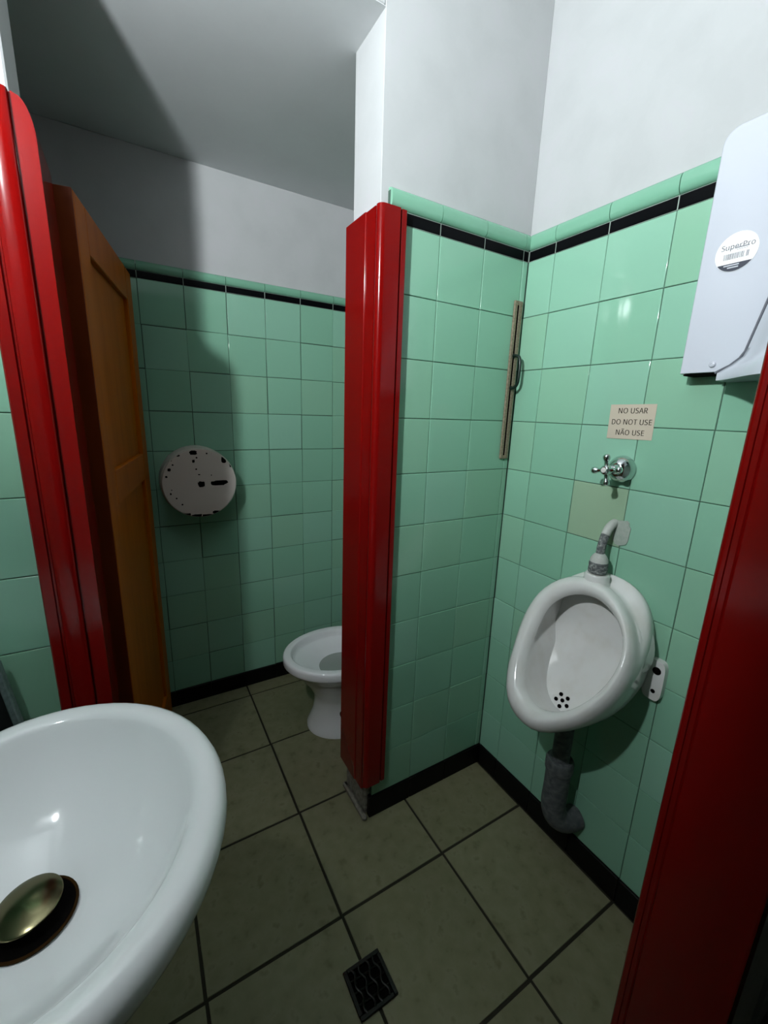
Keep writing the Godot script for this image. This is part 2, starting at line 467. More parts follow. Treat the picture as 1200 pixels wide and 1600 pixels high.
func frames() -> void:
	# right jamb of the cubicle door frame, wrapped round the end of the partition
	var a := struct("trim_1", "red gloss door jamb on the end of the partition wall", "door frame")
	var bead := PackedVector2Array([Vector2(-0.434, 0.0012), Vector2(-0.434, 0.0165), Vector2(-0.4365, 0.019), Vector2(-0.4475, 0.019), Vector2(-0.4495, 0.0175), Vector2(-0.4500, 0.009), Vector2(-0.4525, 0.009), Vector2(-0.4530, 0.020), Vector2(-0.4555, 0.0225), Vector2(-0.488, 0.0225)])
	for k in 9:
		var t := PI / 2 * k / 8
		bead.append(Vector2(-0.4955 - 0.0145 * sin(t), 0.008 + 0.0145 * cos(t)))
	bead.append_array([Vector2(-0.509, 0.003), Vector2(-0.5045, -0.002), Vector2(-0.487, -0.002), Vector2(-0.487, 0.0012)])
	obj("casing", build(prism(bead, 0.145, 1.752), 35), M.red, a)
	var rev := PackedVector2Array([Vector2(-0.4895, -0.0025), Vector2(-0.5085, -0.0025), Vector2(-0.5088, -0.040)])
	for k in 6:
		var t := PI / 2 * k / 5
		rev.append(Vector2(-0.5088 - 0.0034 * sin(t), -0.0440 - 0.0034 * (1 - cos(t))))
	rev.append_array([Vector2(-0.5122, -0.150), Vector2(-0.511, -0.152), Vector2(-0.4895, -0.152)])
	obj("lining", build(prism(rev, 0.125, 1.752), 30), M.red, a)
	obj("mortar_edge", box(Vector3(-0.505, 0.0, -0.148), Vector3(-0.4885, 0.02, 0.012), 0.006), M.mortar, a)
	# left jamb
	var b := struct("trim_2", "red gloss door jamb left of the orange door", "door frame")
	var c2 := PackedVector2Array([Vector2(-1.206, 0.0012), Vector2(-1.206, 0.014), Vector2(-1.2035, 0.0175), Vector2(-1.188, 0.0175), Vector2(-1.1865, 0.012), Vector2(-1.1835, 0.012), Vector2(-1.182, 0.020)])
	for k in 7:
		var t := PI * k / 6
		c2.append(Vector2(-1.165 - 0.017 * cos(t), 0.020 + 0.006 * sin(t)))
	c2.append_array([Vector2(-1.1475, 0.011), Vector2(-1.1445, 0.011), Vector2(-1.1445, 0.0012)])
	obj("casing", build(prism(c2, 0.0, 1.742), 35), M.red, b)
	# the lining strip, its top corner rounded off
	var front := PackedVector2Array([Vector2(-1.1443, 0.0), Vector2(-1.1443, 1.740)])
	for k in 8:
		var t := PI / 2 * k / 7
		front.append(Vector2(-1.1400 + 0.0205 * sin(t), 1.682 + 0.056 * cos(t)))
	front.append(Vector2(-1.1195, 0.0))
	var st := moved(prism(front, -0.0195, 0.135), Transform3D(Basis(Vector3(1, 0, 0), Vector3(0, 0, -1), Vector3(0, 1, 0)), Vector3.ZERO))
	obj("lining", build(st, 35), M.red, b)
	for c in [[-1.171, 0.128, 0.0026], [-1.166, 0.098, 0.0018], [-1.168, 0.150, 0.0012]]:
		obj("paint_chip", build(moved(lathe(PackedVector2Array([Vector2(0, 0), Vector2(c[2], 0), Vector2(c[2] * 0.8, 0.0008), Vector2(0, 0.001)]), 8), Transform3D(Basis(Vector3(1, 0, 0), PI / 2), Vector3(c[0], c[1], 0.0256)))), M.filler, b)
	# jamb of the entrance at the right edge of the picture
	var r := struct("trim_3", "dark red entrance jamb at the right edge of the picture", "door frame")
	var c3 := PackedVector2Array([Vector2(-0.2615, 0.700)])
	for k in 7:
		var t := PI / 2 * k / 6
		c3.append(Vector2(-0.291 - 0.008 * sin(t), 0.708 - 0.008 * cos(t)))
	c3.append_array([Vector2(-0.299, 0.7125), Vector2(-0.2965, 0.7135), Vector2(-0.2965, 0.7155), Vector2(-0.299, 0.7165), Vector2(-0.299, 0.7215), Vector2(-0.2975, 0.7235), Vector2(-0.3, 0.726), Vector2(-0.3, 0.848), Vector2(-0.298, 0.852), Vector2(-0.2615, 0.852)])
	obj("lining", build(prism(c3, 0.0, 2.0), 35), M.red, r)
	# the cubicle's door, folded back into the cubicle
	var d := struct("door_1", "orange varnished panel door opened into the toilet cubicle", "door")
	d.position = Vector3(-1.092, 0.0, -0.172)
	d.rotation.y = atan2(0.575, 0.097)     # local x runs from the hinge to the far edge, local z is the seen face
	var L := 0.583
	var T := 0.034
	for s in [[0.0, 0.085], [L - 0.085, L]]:
		obj("stile", box(Vector3(s[0], 0.015, -T), Vector3(s[1], 1.70, 0.0), 0.003), M.door_wood, d)
	for s in [[0.015, 0.20], [1.045, 1.132], [1.605, 1.70]]:
		obj("rail", box(Vector3(0.0852, s[0], -T), Vector3(L - 0.0852, s[1], -0.0003), 0.002), M.door_wood, d)
	for s in [[0.2, 1.045], [1.132, 1.605]]:
		obj("panel", box(Vector3(0.080, s[0] - 0.004, -T + 0.011), Vector3(L - 0.080, s[1] + 0.004, -0.012), 0.001), M.door_wood, d)
	obj("hinge_edge", box(Vector3(-0.003, 0.015, -T), Vector3(-0.0001, 1.699, -0.0005), 0.0008), M.door_edge, d)

# ------------------------------------------------------------------ washbasin
func oval(cx: float, cz: float, ar: float, al: float, b: float, y: float, n := 64) -> PackedVector3Array:
	var r := PackedVector3Array()
	for i in n:
		var t := TAU * i / n
		var x := cos(t)
		r.append(Vector3(cx + (ar if x > 0 else al) * x, y, cz + b * sin(t)))
	return r

func sink() -> void:
	var t := thing("washbasin", "white oval washbasin with a metal plug at the lower left", "washbasin", Vector3(-1.185, 0, 0.41))
	var rings := []
	#            dx      ar     al     b      y
	for v in [[0.000, 0.040, 0.040, 0.040, 0.662], [-0.002, 0.050, 0.050, 0.050, 0.665], [0.0, 0.075, 0.075, 0.078, 0.674], [0.0, 0.105, 0.10, 0.112, 0.690], [0.0, 0.133, 0.125, 0.146, 0.713], [0.0, 0.155, 0.145, 0.172, 0.740], [0.0, 0.168, 0.156, 0.188, 0.763], [0.0, 0.176, 0.163, 0.197, 0.780], [0.0, 0.1805, 0.167, 0.202, 0.7885], [0.0, 0.185, 0.170, 0.206, 0.7935], [0.0, 0.192, 0.176, 0.213, 0.7970], [0.0, 0.201, 0.184, 0.222, 0.7985], [0.0, 0.210, 0.192, 0.231, 0.7965], [0.0, 0.217, 0.199, 0.239, 0.791], [0.0, 0.2215, 0.204, 0.2445, 0.782], [0.0, 0.2225, 0.205, 0.2455, 0.772], [0.0, 0.220, 0.203, 0.243, 0.760], [0.0, 0.213, 0.2, 0.236, 0.744], [0.0, 0.195, 0.19, 0.215, 0.712], [0.0, 0.160, 0.16, 0.175, 0.672], [0.0, 0.125, 0.13, 0.135, 0.645], [0.0, 0.10, 0.10, 0.105, 0.632]]:
		rings.append(oval(v[0], 0, v[1], v[2], v[3], v[4]))
	obj("basin", build(loft(rings, true, true), 60), M.porcelain, t)
	obj("back_ledge", box(Vector3(-0.289, 0.70, -0.17), Vector3(-0.175, 0.80, 0.17), 0.02), M.porcelain, t)
	var ped := []
	for v in [[0.09, 0.0], [0.095, 0.02], [0.075, 0.08], [0.062, 0.25], [0.065, 0.45], [0.085, 0.60], [0.10, 0.645]]:
		ped.append(oval(-0.06, 0.0, v[0], v[0], v[0] * 1.1, v[1], 32))
	obj("pedestal", build(loft(ped)), M.porcelain, t)
	var o := obj("drain_hole", build(lathe(PackedVector2Array([Vector2(0.0, 0.0), Vector2(0.044, 0.0), Vector2(0.046, 0.0015), Vector2(0.041, 0.0022), Vector2(0.0, 0.0018)]), 40)), M.dark, t, Transform3D(Basis.IDENTITY, Vector3(-0.010, 0.6645, -0.004)))
	o.name = "drain_hole"
	obj("rust_ring", build(lathe(PackedVector2Array([Vector2(0.0445, 0.0), Vector2(0.0475, 0.0), Vector2(0.0482, 0.0022), Vector2(0.045, 0.0030), Vector2(0.0445, 0.0)]), 40, false)), M.rust, t, Transform3D(Basis.IDENTITY, Vector3(-0.010, 0.6648, -0.004)))
	obj("plug", build(lathe(PackedVector2Array([Vector2(0, 0.0), Vector2(0.008, 0.0), Vector2(0.008, 0.014), Vector2(0.030, 0.016), Vector2(0.0355, 0.0175), Vector2(0.0362, 0.0192), Vector2(0.035, 0.0206), Vector2(0.028, 0.0232), Vector2(0.018, 0.0255), Vector2(0.008, 0.0268), Vector2(0, 0.0272)]), 48), 50), M.drain_metal, t, Transform3D(Basis(Vector3(0.3, 0, 1).normalized(), deg_to_rad(5.0)), Vector3(-0.010, 0.668, -0.004)))

# ------------------------------------------------------------------ urinal
func around(vals: Array, t: float) -> float:
	var n := vals.size()
	var f := fposmod(t / TAU * n, n)
	var i := int(f)
	return cubic_interpolate(vals[i % n], vals[(i + 1) % n], vals[(i + n - 1) % n], vals[(i + 2) % n], f - i)

func urinal() -> void:
	var t := thing("urinal", "white wall hung urinal with a rounded lip on the green tiled wall", "urinal", Vector3(0, 0.56, 0.40))
	var inn := [0.146, 0.130, 0.116, 0.110, 0.113, 0.124, 0.138, 0.149, 0.158, 0.153, 0.135, 0.110, 0.099, 0.102, 0.116, 0.140]
	var ext := [0.200, 0.172, 0.152, 0.142, 0.143, 0.150, 0.163, 0.181, 0.200, 0.207, 0.193, 0.168, 0.151, 0.150, 0.172, 0.200]
	var e := Vector3(-0.52992, -0.84805, 0)
	var n := Vector3(-0.84805, 0.52992, 0)
	var o := Vector3(-0.06, 0.90 - 0.56, 0) + e * 0.2
	var N := 56
	# fraction from inner to outer edge, height along n, pull of the wall outline
	var rings := []
	for v in [[-9.0, 1.0, 0.3], [-9.0, 1.0, 0.7], [-9.0, 1.0, 0.93], [-9.0, 1.0, 1.0], [-9.0, 0.965, 1.0], [-9.0, 0.86, 1.0], [-9.0, 0.7, 1.0], [-9.0, 0.52, 1.0], [-9.0, 0.34, 1.0], [-9.0, 0.22, 1.0], [-9.0, 0.12, 1.0], [-9.0, 0.04, 1.0], [0.0, -0.006, 0.0], [0.08, 0.004, 0.0], [0.22, 0.011, 0.0], [0.42, 0.0150, 0.0], [0.62, 0.014, 0.0], [0.82, 0.006, 0.0], [0.95, -0.005, 0.0], [1.0, -0.016, 0.0], [1.0, -0.026, 0.03], [0.99, -0.030, 0.12], [1.0, -0.030, 0.3], [1.0, -0.028, 0.5], [1.0, -0.022, 0.7], [1.0, -0.012, 0.88], [1.0, 0.0, 1.0]]:
		var r := PackedVector3Array()
		for i in N:
			var a := TAU * i / N
			var ri := around(inn, a)
			var ro := around(ext, a)
			var d := e * cos(a) + Vector3(0, 0, 1) * sin(a)
			if v[0] < -1.0:
				# the cavity: straight back to an upright panel, its floor dished towards the drain
				# upright panel under an overhanging lip, running into a sloping floor at the foot
				var low := 0.5 + 0.5 * cos(a)
				var lip := o + d * ri - n * 0.008
				var under := d * 0.022 * smoothstep(0.45, -0.15, cos(a)) * smoothstep(0.0, 0.3, v[1])
				var back := Vector3(lerpf(-0.036, -0.150, low * low * low), lip.y - 0.040 * pow(low, 4.0), lip.z)
				back = Vector3(-0.044, 0.165, 0.0).lerp(back + (under if v[1] > 0.99 else Vector3.ZERO), v[2])
				r.append(lip.lerp(back, v[1]) + (under if v[1] <= 0.99 else Vector3.ZERO))
			else:
				var p: Vector3 = o + d * lerpf(ri, ro, v[0]) + n * v[1]
				if v[2] > 0:
					# wall outline: a rounded oval on x = 0
					var ca := cos(a)
					var sa := sin(a)
					var w := Vector3(0, 0.175 - 0.168 * signf(ca) * pow(absf(ca), 0.85), 0.118 * signf(sa) * pow(absf(sa), 0.8))
					p = p.lerp(w, v[2]) + d * lerpf(0.003, 0.014, absf(cos(a))) * sin(PI * v[2])
					p.x = minf(p.x, -0.0005)
				r.append(p)
		rings.append(r)
	obj("bowl", build(loft(rings, true, true), 70), M.porcelain_old, t)
	# drain holes in the foot of the bowl
	for h in [Vector2(0, 0), Vector2(0.016, -0.006), Vector2(-0.016, -0.006), Vector2(0.010, 0.013), Vector2(-0.010, 0.013), Vector2(0.0, -0.018)]:
		var at: Vector3 = Vector3(-0.1365, 0.023, -0.008 + h.x) + Vector3(0.56, 0.83, 0) * (h.y * 0.9)
		obj("drain_hole", build(lathe(PackedVector2Array([Vector2(0, 0), Vector2(0.0050, 0), Vector2(0.0050, 0.0022), Vector2(0, 0.0026)]), 14)), M.dark, t, Transform3D(Basis(Vector3(0, 0, 1), deg_to_rad(56.0)), at))
	# fixing ears
	for s in [1.0, -1.0]:
		var ear := PackedVector2Array()
		for k in 24:
			var a := TAU * k / 24
			ear.append(Vector2(0.135 * s + 0.022 * signf(cos(a)) * pow(absf(cos(a)), 0.55), 0.134 + 0.052 * signf(sin(a)) * pow(absf(sin(a)), 0.45)))
		var pr := moved(prism(ear, 0.0005, 0.016), Transform3D(Basis(Vector3(0, 0, 1), Vector3(-1, 0, 0), Vector3(0, 1, 0)), Vector3.ZERO))
		var er := obj("fixing_ear", build(pr, 40), M.porcelain_old, t)
		for hh in [[0.160, 0.0095], [0.106, 0.005]]:
			obj("screw_hole", build(moved(lathe(PackedVector2Array([Vector2(0, 0), Vector2(hh[1], 0), Vector2(hh[1], 0.0012), Vector2(hh[1] * 0.6, 0.002), Vector2(0, 0.002)]), 18), Transform3D(Basis(Vector3(0, 0, 1), PI / 2), Vector3(-0.0158, hh[0], 0.139 * s)))), M.dark, er)
	# inlet collar
	obj("inlet_collar", build(moved(lathe(PackedVector2Array([Vector2(0, -0.03), Vector2(0.034, -0.03), Vector2(0.030, -0.014), Vector2(0.030, -0.004), Vector2(0.027, 0.001), Vector2(0.0, 0.001)]), 28), Transform3D(Basis.IDENTITY, Vector3(-0.045, 0.352, -0.024)))), M.porcelain_old, t)
	# supply pipe: painted white, peeling
	var sp := thing("supply_pipe", "peeling white painted pipe from the wall into the top of the urinal", "pipe", Vector3(0, 1.04, 0.373))
	var path := smooth_path(PackedVector3Array([Vector3(0.002, 0.0, 0), Vector3(-0.016, -0.007, 0), Vector3(-0.030, -0.024, 0.0), Vector3(-0.040, -0.052, 0), Vector3(-0.045, -0.085, 0.001)]))
	obj("bend", build(tube(path.slice(0, 14), [0.0108])), M.pipe_paint, sp)
	obj("peeled_length", build(tube(path.slice(13), [0.0102])), M.pipe_peel, sp)
	obj("reducer", build(lathe(PackedVector2Array([Vector2(0.0, -0.096), Vector2(0.0215, -0.096), Vector2(0.0205, -0.088), Vector2(0.016, -0.080), Vector2(0.0108, -0.074), Vector2(0, -0.074)]), 24)), M.pipe_paint, sp, Transform3D(Basis.IDENTITY, Vector3(-0.045, 0.0, 0.002)))
	obj("coupling_nut", build(lathe(PackedVector2Array([Vector2(0.0, -0.124), Vector2(0.0215, -0.124), Vector2(0.0225, -0.121), Vector2(0.0225, -0.099), Vector2(0.0215, -0.0965), Vector2(0, -0.0965)]), 24)), M.pipe_peel, sp, Transform3D(Basis.IDENTITY, Vector3(-0.045, 0.0, 0.002)))
	# wall filler beside the pipe
	var pts := PackedVector2Array()
	for k in 20:
		var a := TAU * k / 20
		pts.append(Vector2(0.021 + 0.021 * signf(cos(a)) * pow(absf(cos(a)), 0.6) * (1.0 + 0.1 * sin(k * 2.3)), -0.02 + 0.032 * signf(sin(a)) * pow(absf(sin(a)), 0.6) * (1.0 + 0.08 * cos(k * 1.7))))
	obj("wall_filler", build(moved(prism(pts, 0.0002, 0.0032), Transform3D(Basis(Vector3(0, 0, 1), Vector3(-1, 0, 0), Vector3(0, 1, 0)), Vector3(0, 1.04, 0.373)))), M.filler, wall_r)
	# waste trap below
	var tr := thing("waste_trap", "rough grey waste pipe with a bend under the urinal", "pipe", Vector3(-0.07, 0.0, 0.37))
	obj("tail_pipe", build(tube(smooth_path(PackedVector3Array([Vector3(0, 0.55, 0), Vector3(0, 0.45, 0), Vector3(0, 0.33, 0)])), [0.024], 20)), M.trap_metal, tr)
	obj("collar", build(lathe(PackedVector2Array([Vector2(0, 0.318), Vector2(0.036, 0.318), Vector2(0.038, 0.322), Vector2(0.038, 0.350), Vector2(0.034, 0.356), Vector2(0, 0.356)]), 24)), M.trap_metal, tr)
	obj("trap_body", build(tube(smooth_path(PackedVector3Array([Vector3(0, 0.32, 0), Vector3(0, 0.25, 0), Vector3(0.0, 0.195, 0.0), Vector3(0.010, 0.158, 0.008), Vector3(0.034, 0.142, 0.022), Vector3(0.072, 0.142, 0.032)])), [0.034], 20)), M.trap_metal, tr)

# ------------------------------------------------------------------ toilet
func toilet() -> void:
	var t := thing("toilet", "white toilet bowl without a seat, half hidden by the red jamb", "toilet", Vector3(-0.39, 0, -0.425))
	t.rotation.y = deg_to_rad(-8.0)
	var rings := []
	for v in [[0.02, 0.05, 0.05, 0.05, 0.265], [0.01, 0.10, 0.09, 0.085, 0.285], [0.0, 0.13, 0.125, 0.105, 0.312], [0.0, 0.150, 0.155, 0.122, 0.330], [0.0, 0.160, 0.175, 0.134, 0.335], [0.0, 0.164, 0.186, 0.141, 0.339], [0.0, 0.166, 0.190, 0.144, 0.350], [0.0, 0.168, 0.194, 0.147, 0.362], [0.0, 0.174, 0.200, 0.152, 0.366], [0.0, 0.190, 0.218, 0.170, 0.366], [0.0, 0.196, 0.224, 0.176, 0.362], [0.0, 0.198, 0.226, 0.178, 0.354], [0.0, 0.198, 0.226, 0.178, 0.335], [0.0, 0.194, 0.220, 0.173, 0.327], [0.0, 0.19, 0.200, 0.158, 0.318], [0.01, 0.18, 0.180, 0.140, 0.28], [0.02, 0.165, 0.150, 0.115, 0.22], [0.02, 0.15, 0.122, 0.098, 0.165], [0.02, 0.15, 0.115, 0.094, 0.12], [0.02, 0.155, 0.122, 0.10, 0.07], [0.02, 0.165, 0.140, 0.112, 0.025], [0.02, 0.168, 0.147, 0.118, 0.012], [0.02, 0.168, 0.147, 0.118, 0.0]]:
		var dz: float = -0.035 * smoothstep(0.3, 0.1, v[4]) if v[4] < 0.3 and rings.size() > 12 else 0.0
		rings.append(oval(v[0], dz, v[1], v[2], v[3], v[4], 56))
	obj("bowl", build(loft(rings, true, true), 60), M.porcelain, t)
	obj("water", build(moved(lathe(PackedVector2Array([Vector2(0, 0), Vector2(0.09, 0), Vector2(0.09, 0.001), Vector2(0, 0.0012)]), 32), Transform3D(Basis.IDENTITY, Vector3(0.0, 0.286, 0)))), mat(Color8(150, 155, 150), 0.05), t)
	obj("rear_shelf", box(Vector3(0.15, 0.20, -0.13), Vector3(0.355, 0.362, 0.13), 0.02), M.porcelain, t)
	obj("floor_bolt", build(moved(lathe(PackedVector2Array([Vector2(0, 0), Vector2(0.016, 0), Vector2(0.016, 0.012), Vector2(0.010, 0.020), Vector2(0, 0.022)]), 16), Transform3D(Basis(Vector3(1, 0, 0), PI / 2), Vector3(0.0, 0.10, 0.055)))), M.rust, t)

# ------------------------------------------------------------------ paper dispenser
func dispenser() -> void:
	var t := thing("paper_dispenser", "round white toilet paper dispenser with chipped paint on the back wall", "dispenser", Vector3(-0.828, 1.007, -CUB + 0.001))
	var turn := Basis(Vector3(1, 0, 0), PI / 2)     # lathe axis y -> z
	obj("drum", build(lathe(PackedVector2Array([Vector2(0, 0), Vector2(0.133, 0), Vector2(0.135, 0.002), Vector2(0.135, 0.088), Vector2(0.133, 0.092), Vector2(0, 0.092)]), 56)), M.cream_enamel, t, Transform3D(turn, Vector3.ZERO))
	var lid := obj("lid", build(lathe(PackedVector2Array([Vector2(0, 0.080), Vector2(0.131, 0.080), Vector2(0.132, 0.083), Vector2(0.132, 0.112), Vector2(0.130, 0.117), Vector2(0.126, 0.119), Vector2(0, 0.119)]), 64), 30), M.cream_enamel, t, Transform3D(turn, Vector3.ZERO))
	# chips down to the dark metal: thin irregular flakes on the lid
	var chips := [[0.068, -0.001, 0.030, 0.0095], [0.002, -0.003, 0.012, 0.011], [-0.018, 0.117, 0.014, 0.008], [0.088, 0.088, 0.009, 0.012], [-0.020, 0.085, 0.005, 0.006], [-0.103, 0.056, 0.006, 0.006], [-0.008, 0.098, 0.003, 0.003], [-0.09, 0.073, 0.003, 0.003], [-0.012, 0.055, 0.003, 0.003], [-0.003, 0.034, 0.004, 0.002], [-0.104, -0.034, 0.003, 0.004], [-0.086, -0.052, 0.003, 0.003], [-0.068, -0.077, 0.003, 0.003], [-0.07, 0.107, 0.006, 0.004], [-0.096, 0.09, 0.005, 0.003], [0.112, 0.066, 0.004, 0.009], [0.04, 0.03, 0.002, 0.002], [0.028, 0.113, 0.003, 0.003], [-0.055, -0.117, 0.016, 0.005], [-0.02, -0.124, 0.018, 0.006], [0.016, -0.126, 0.018, 0.005], [0.05, -0.116, 0.014, 0.006], [-0.114, 0.03, 0.004, 0.004], [-0.1, -0.02, 0.002, 0.002]]
	for c in chips:
		var pts := PackedVector2Array()
		for k in 14:
			var a := TAU * k / 14
			var f := rng.randf_range(0.78, 1.1)
			var p := Vector2(c[0] + c[2] * f * signf(cos(a)) * pow(absf(cos(a)), 0.5), c[1] + c[3] * f * signf(sin(a)) * pow(absf(sin(a)), 0.5))
			pts.append(p if p.length() < 0.129 else p.normalized() * 0.129)
		var s := prism(pts, 0.1188 if Vector2(c[0], c[1]).length() > 0.115 else 0.1189, 0.1195)
		obj("paint_chip", build(moved(s, Transform3D(Basis(Vector3(1, 0, 0), Vector3(0, 1, 0), Vector3(0, 0, -1)), Vector3.ZERO)), 30), M.dark, lid)

# ------------------------------------------------------------------ hand dryer
func dryer_depth(_z: float) -> float:
	return 0.050

func seam_z(y: float) -> float:
	return 0.541 + 0.042 * sqrt(clampf((y - 1.388) / 0.03, 0, 1)) + maxf(y - 1.40, 0) * 0.20

func dryer() -> void:
	var t := thing("hand_dryer", "white electric hand dryer with a round sticker on the right wall", "hand dryer", Vector3.ZERO)
	# front cover: a flat-fronted shell with rounded corners and rolled edges
	var edge := PackedVector2Array()
	for q in [[0.694, 1.390, 0.0], [0.481, 1.390, 0.0]]: edge.append(Vector2(q[0], q[1]))
	for k in 9:
		var a := PI / 2 * k / 8
		edge.append(Vector2(0.481 + 0.026 * (1 - cos(a)), 1.792 + 0.026 * sin(a)))
	for k in 9:
		var a := PI / 2 * k / 8
		edge.append(Vector2(0.668 + 0.026 * sin(a), 1.792 + 0.026 * cos(a)))
	var mid := Vector2(0.5875, 1.60)
	var shells := []
	for v in [[0.0005, 0.0], [0.036, 0.0], [0.043, 0.0015], [0.048, 0.005], [0.050, 0.011]]:
		var r := PackedVector3Array()
		for p in edge:
			var c := p + (mid - p).normalized() * float(v[1])
			if p.y < 1.391: c = Vector2(p.x + signf(mid.x - p.x) * v[1] * 0.4, p.y + v[1] * 0.1)
			r.append(Vector3(-v[0], c.y, c.x))
		shells.append(r)
	obj("cover", build(loft(shells), 50), M.dryer_white, t)
	# nozzle housing: bulges out right of the seam
	var hr := []
	for j in 25:
		var f := j / 24.0
		var y := 1.374 + 0.33 * f
		var z0 := seam_z(maxf(y, 1.389)) + 0.0030
		var r := PackedVector3Array()
		for i in 15:
			var u := i / 14.0
			var z := lerpf(z0, 0.694, u)
			var bulge := 0.110 * smoothstep(-0.12, 0.85, u) * smoothstep(1.0, 0.35, f)
			r.append(Vector3(-(dryer_depth(z) + 0.0008 + bulge * clampf((0.70 - z0) / 0.12, 0, 1)), y, z))
		r.append(Vector3(-0.002, y, 0.694))
		r.append(Vector3(-0.002, y, z0))
		hr.append(r)
	obj("nozzle_housing", build(loft(hr), 50), M.dryer_white, t)
	var sp := PackedVector3Array()
	for j in 26:
		var y := 1.3885 + 0.30 * j / 25.0
		var z := seam_z(y)
		sp.append(Vector3(-dryer_depth(z) - 0.0012, y, z))
	obj("seam", build(tube(sp, [0.0026], 8)), M.grey_seam, t)
	obj("back_plate", box(Vector3(-0.044, 1.3865, 0.487), Vector3(-0.0002, 1.3898, 0.69), 0.001), M.dark, t)
	var turn := Basis.IDENTITY
	# screw near the lower corner
	var scz := 0.539
	obj("screw", build(moved(lathe(PackedVector2Array([Vector2(0, 0), Vector2(0.0055, 0), Vector2(0.0058, 0.002), Vector2(0.0045, 0.004), Vector2(0.002, 0.0046), Vector2(0.0018, 0.0038), Vector2(0, 0.0038)]), 20), Transform3D(Basis(Vector3(0, 0, 1), PI / 2 - 0.0), Vector3.ZERO)), 35), M.dryer_white, t, Transform3D(turn, Vector3(-dryer_depth(scz), 1.405, scz)))
	# sticker: local x to the right along the cover, y up, z out of it
	var cz := 0.5405
	var face := Transform3D(turn * WB, Vector3(-dryer_depth(cz), 1.601, cz))
	var disc := func(r0: float, a0: float, a1: float, th: float, z: float) -> PackedVector3Array:
		var pts := PackedVector2Array()
		for k in 41:
			var a := lerpf(a0, a1, k / 40.0)
			pts.append(Vector2(cos(a), sin(a)) * r0)
		if absf(a1 - a0) > TAU - 0.01: pts.remove_at(40)
		return moved(prism(pts, z, z + th), Transform3D(Basis(Vector3(1, 0, 0), Vector3(0, 0, 1), Vector3(0, 1, 0)), Vector3.ZERO))
	var stk := obj("sticker", build(disc.call(0.033, 0.0, TAU, 0.0006, 0.0003), 30), mat(Color8(244, 245, 246), 0.35), t, face)
	stk.set_meta("label", "round white sticker with a barcode")
	var ring := PackedVector3Array()
	for k in 36:
		ring.append(Vector3(cos(TAU * k / 48.0 - 0.5) * 0.0295, sin(TAU * k / 48.0 - 0.5) * 0.0295, 0.0009))
	obj("printed_ring", build(tube(ring, [0.00018], 5)), mat(Color8(196, 196, 204), 0.6), stk)
	obj("dark_band", build(disc.call(0.0325, PI + 0.62, TAU - 0.62, 0.0003, 0.0009), 30), mat(Color8(36, 42, 58), 0.5), stk)
	letters(stk, "SuperPro", 0.0125, Vector3(0.001, 0.0098, 0.001), mat(Color8(70, 72, 78), 0.7), false)
	for b in [[-0.009, 0.0062, 0.004, 0.0020], [0.0075, 0.0066, 0.022, 0.0022], [0.0085, 0.0034, 0.017, 0.0007]]:
		obj("printed_line", box(Vector3(b[0] - b[2] / 2, b[1] - b[3] / 2, 0.0009), Vector3(b[0] + b[2] / 2, b[1] + b[3] / 2, 0.0012), 0.0001), mat(Color8(140, 142, 148), 0.7), stk)
	var bars := RandomNumberGenerator.new()
	bars.seed = 5
	var x := -0.0185
	var bm := mat(Color8(120, 120, 124), 0.7)
	while x < 0.0185:
		var w := bars.randf_range(0.0005, 0.0013)
		obj("barcode_bar", box(Vector3(x, -0.0115, 0.0009), Vector3(x + w, -0.0015 if absf(x - 0.0138) > 0.0012 else -0.011, 0.0012), 0.00005), bm, stk)
		x += w + bars.randf_range(0.0005, 0.0012)
	for b in [[-0.004, -0.0218, 0.024], [-0.001, -0.0258, 0.017]]:
		obj("printed_line", box(Vector3(b[0] - b[2] / 2, b[1] - 0.0011, 0.00122), Vector3(b[0] + b[2] / 2, b[1] + 0.0011, 0.00145), 0.0003), mat(Color8(190, 193, 200), 0.6), stk)

func letters(parent: Node, text: String, h: float, at: Vector3, m: Material, bold := false) -> void:
	var f := SystemFont.new()
	f.font_names = PackedStringArray(["Droid Sans"])
	if bold: f.font_weight = 700
	var tm := TextMesh.new()
	tm.text = text
	tm.font = f
	tm.font_size = 64
	tm.pixel_size = h / 64.0
	tm.depth = 0.0003
	tm.horizontal_alignment = HORIZONTAL_ALIGNMENT_CENTER
	tm.vertical_alignment = VERTICAL_ALIGNMENT_CENTER
	obj("lettering", tm, m, parent, Transform3D(Basis.IDENTITY, at))

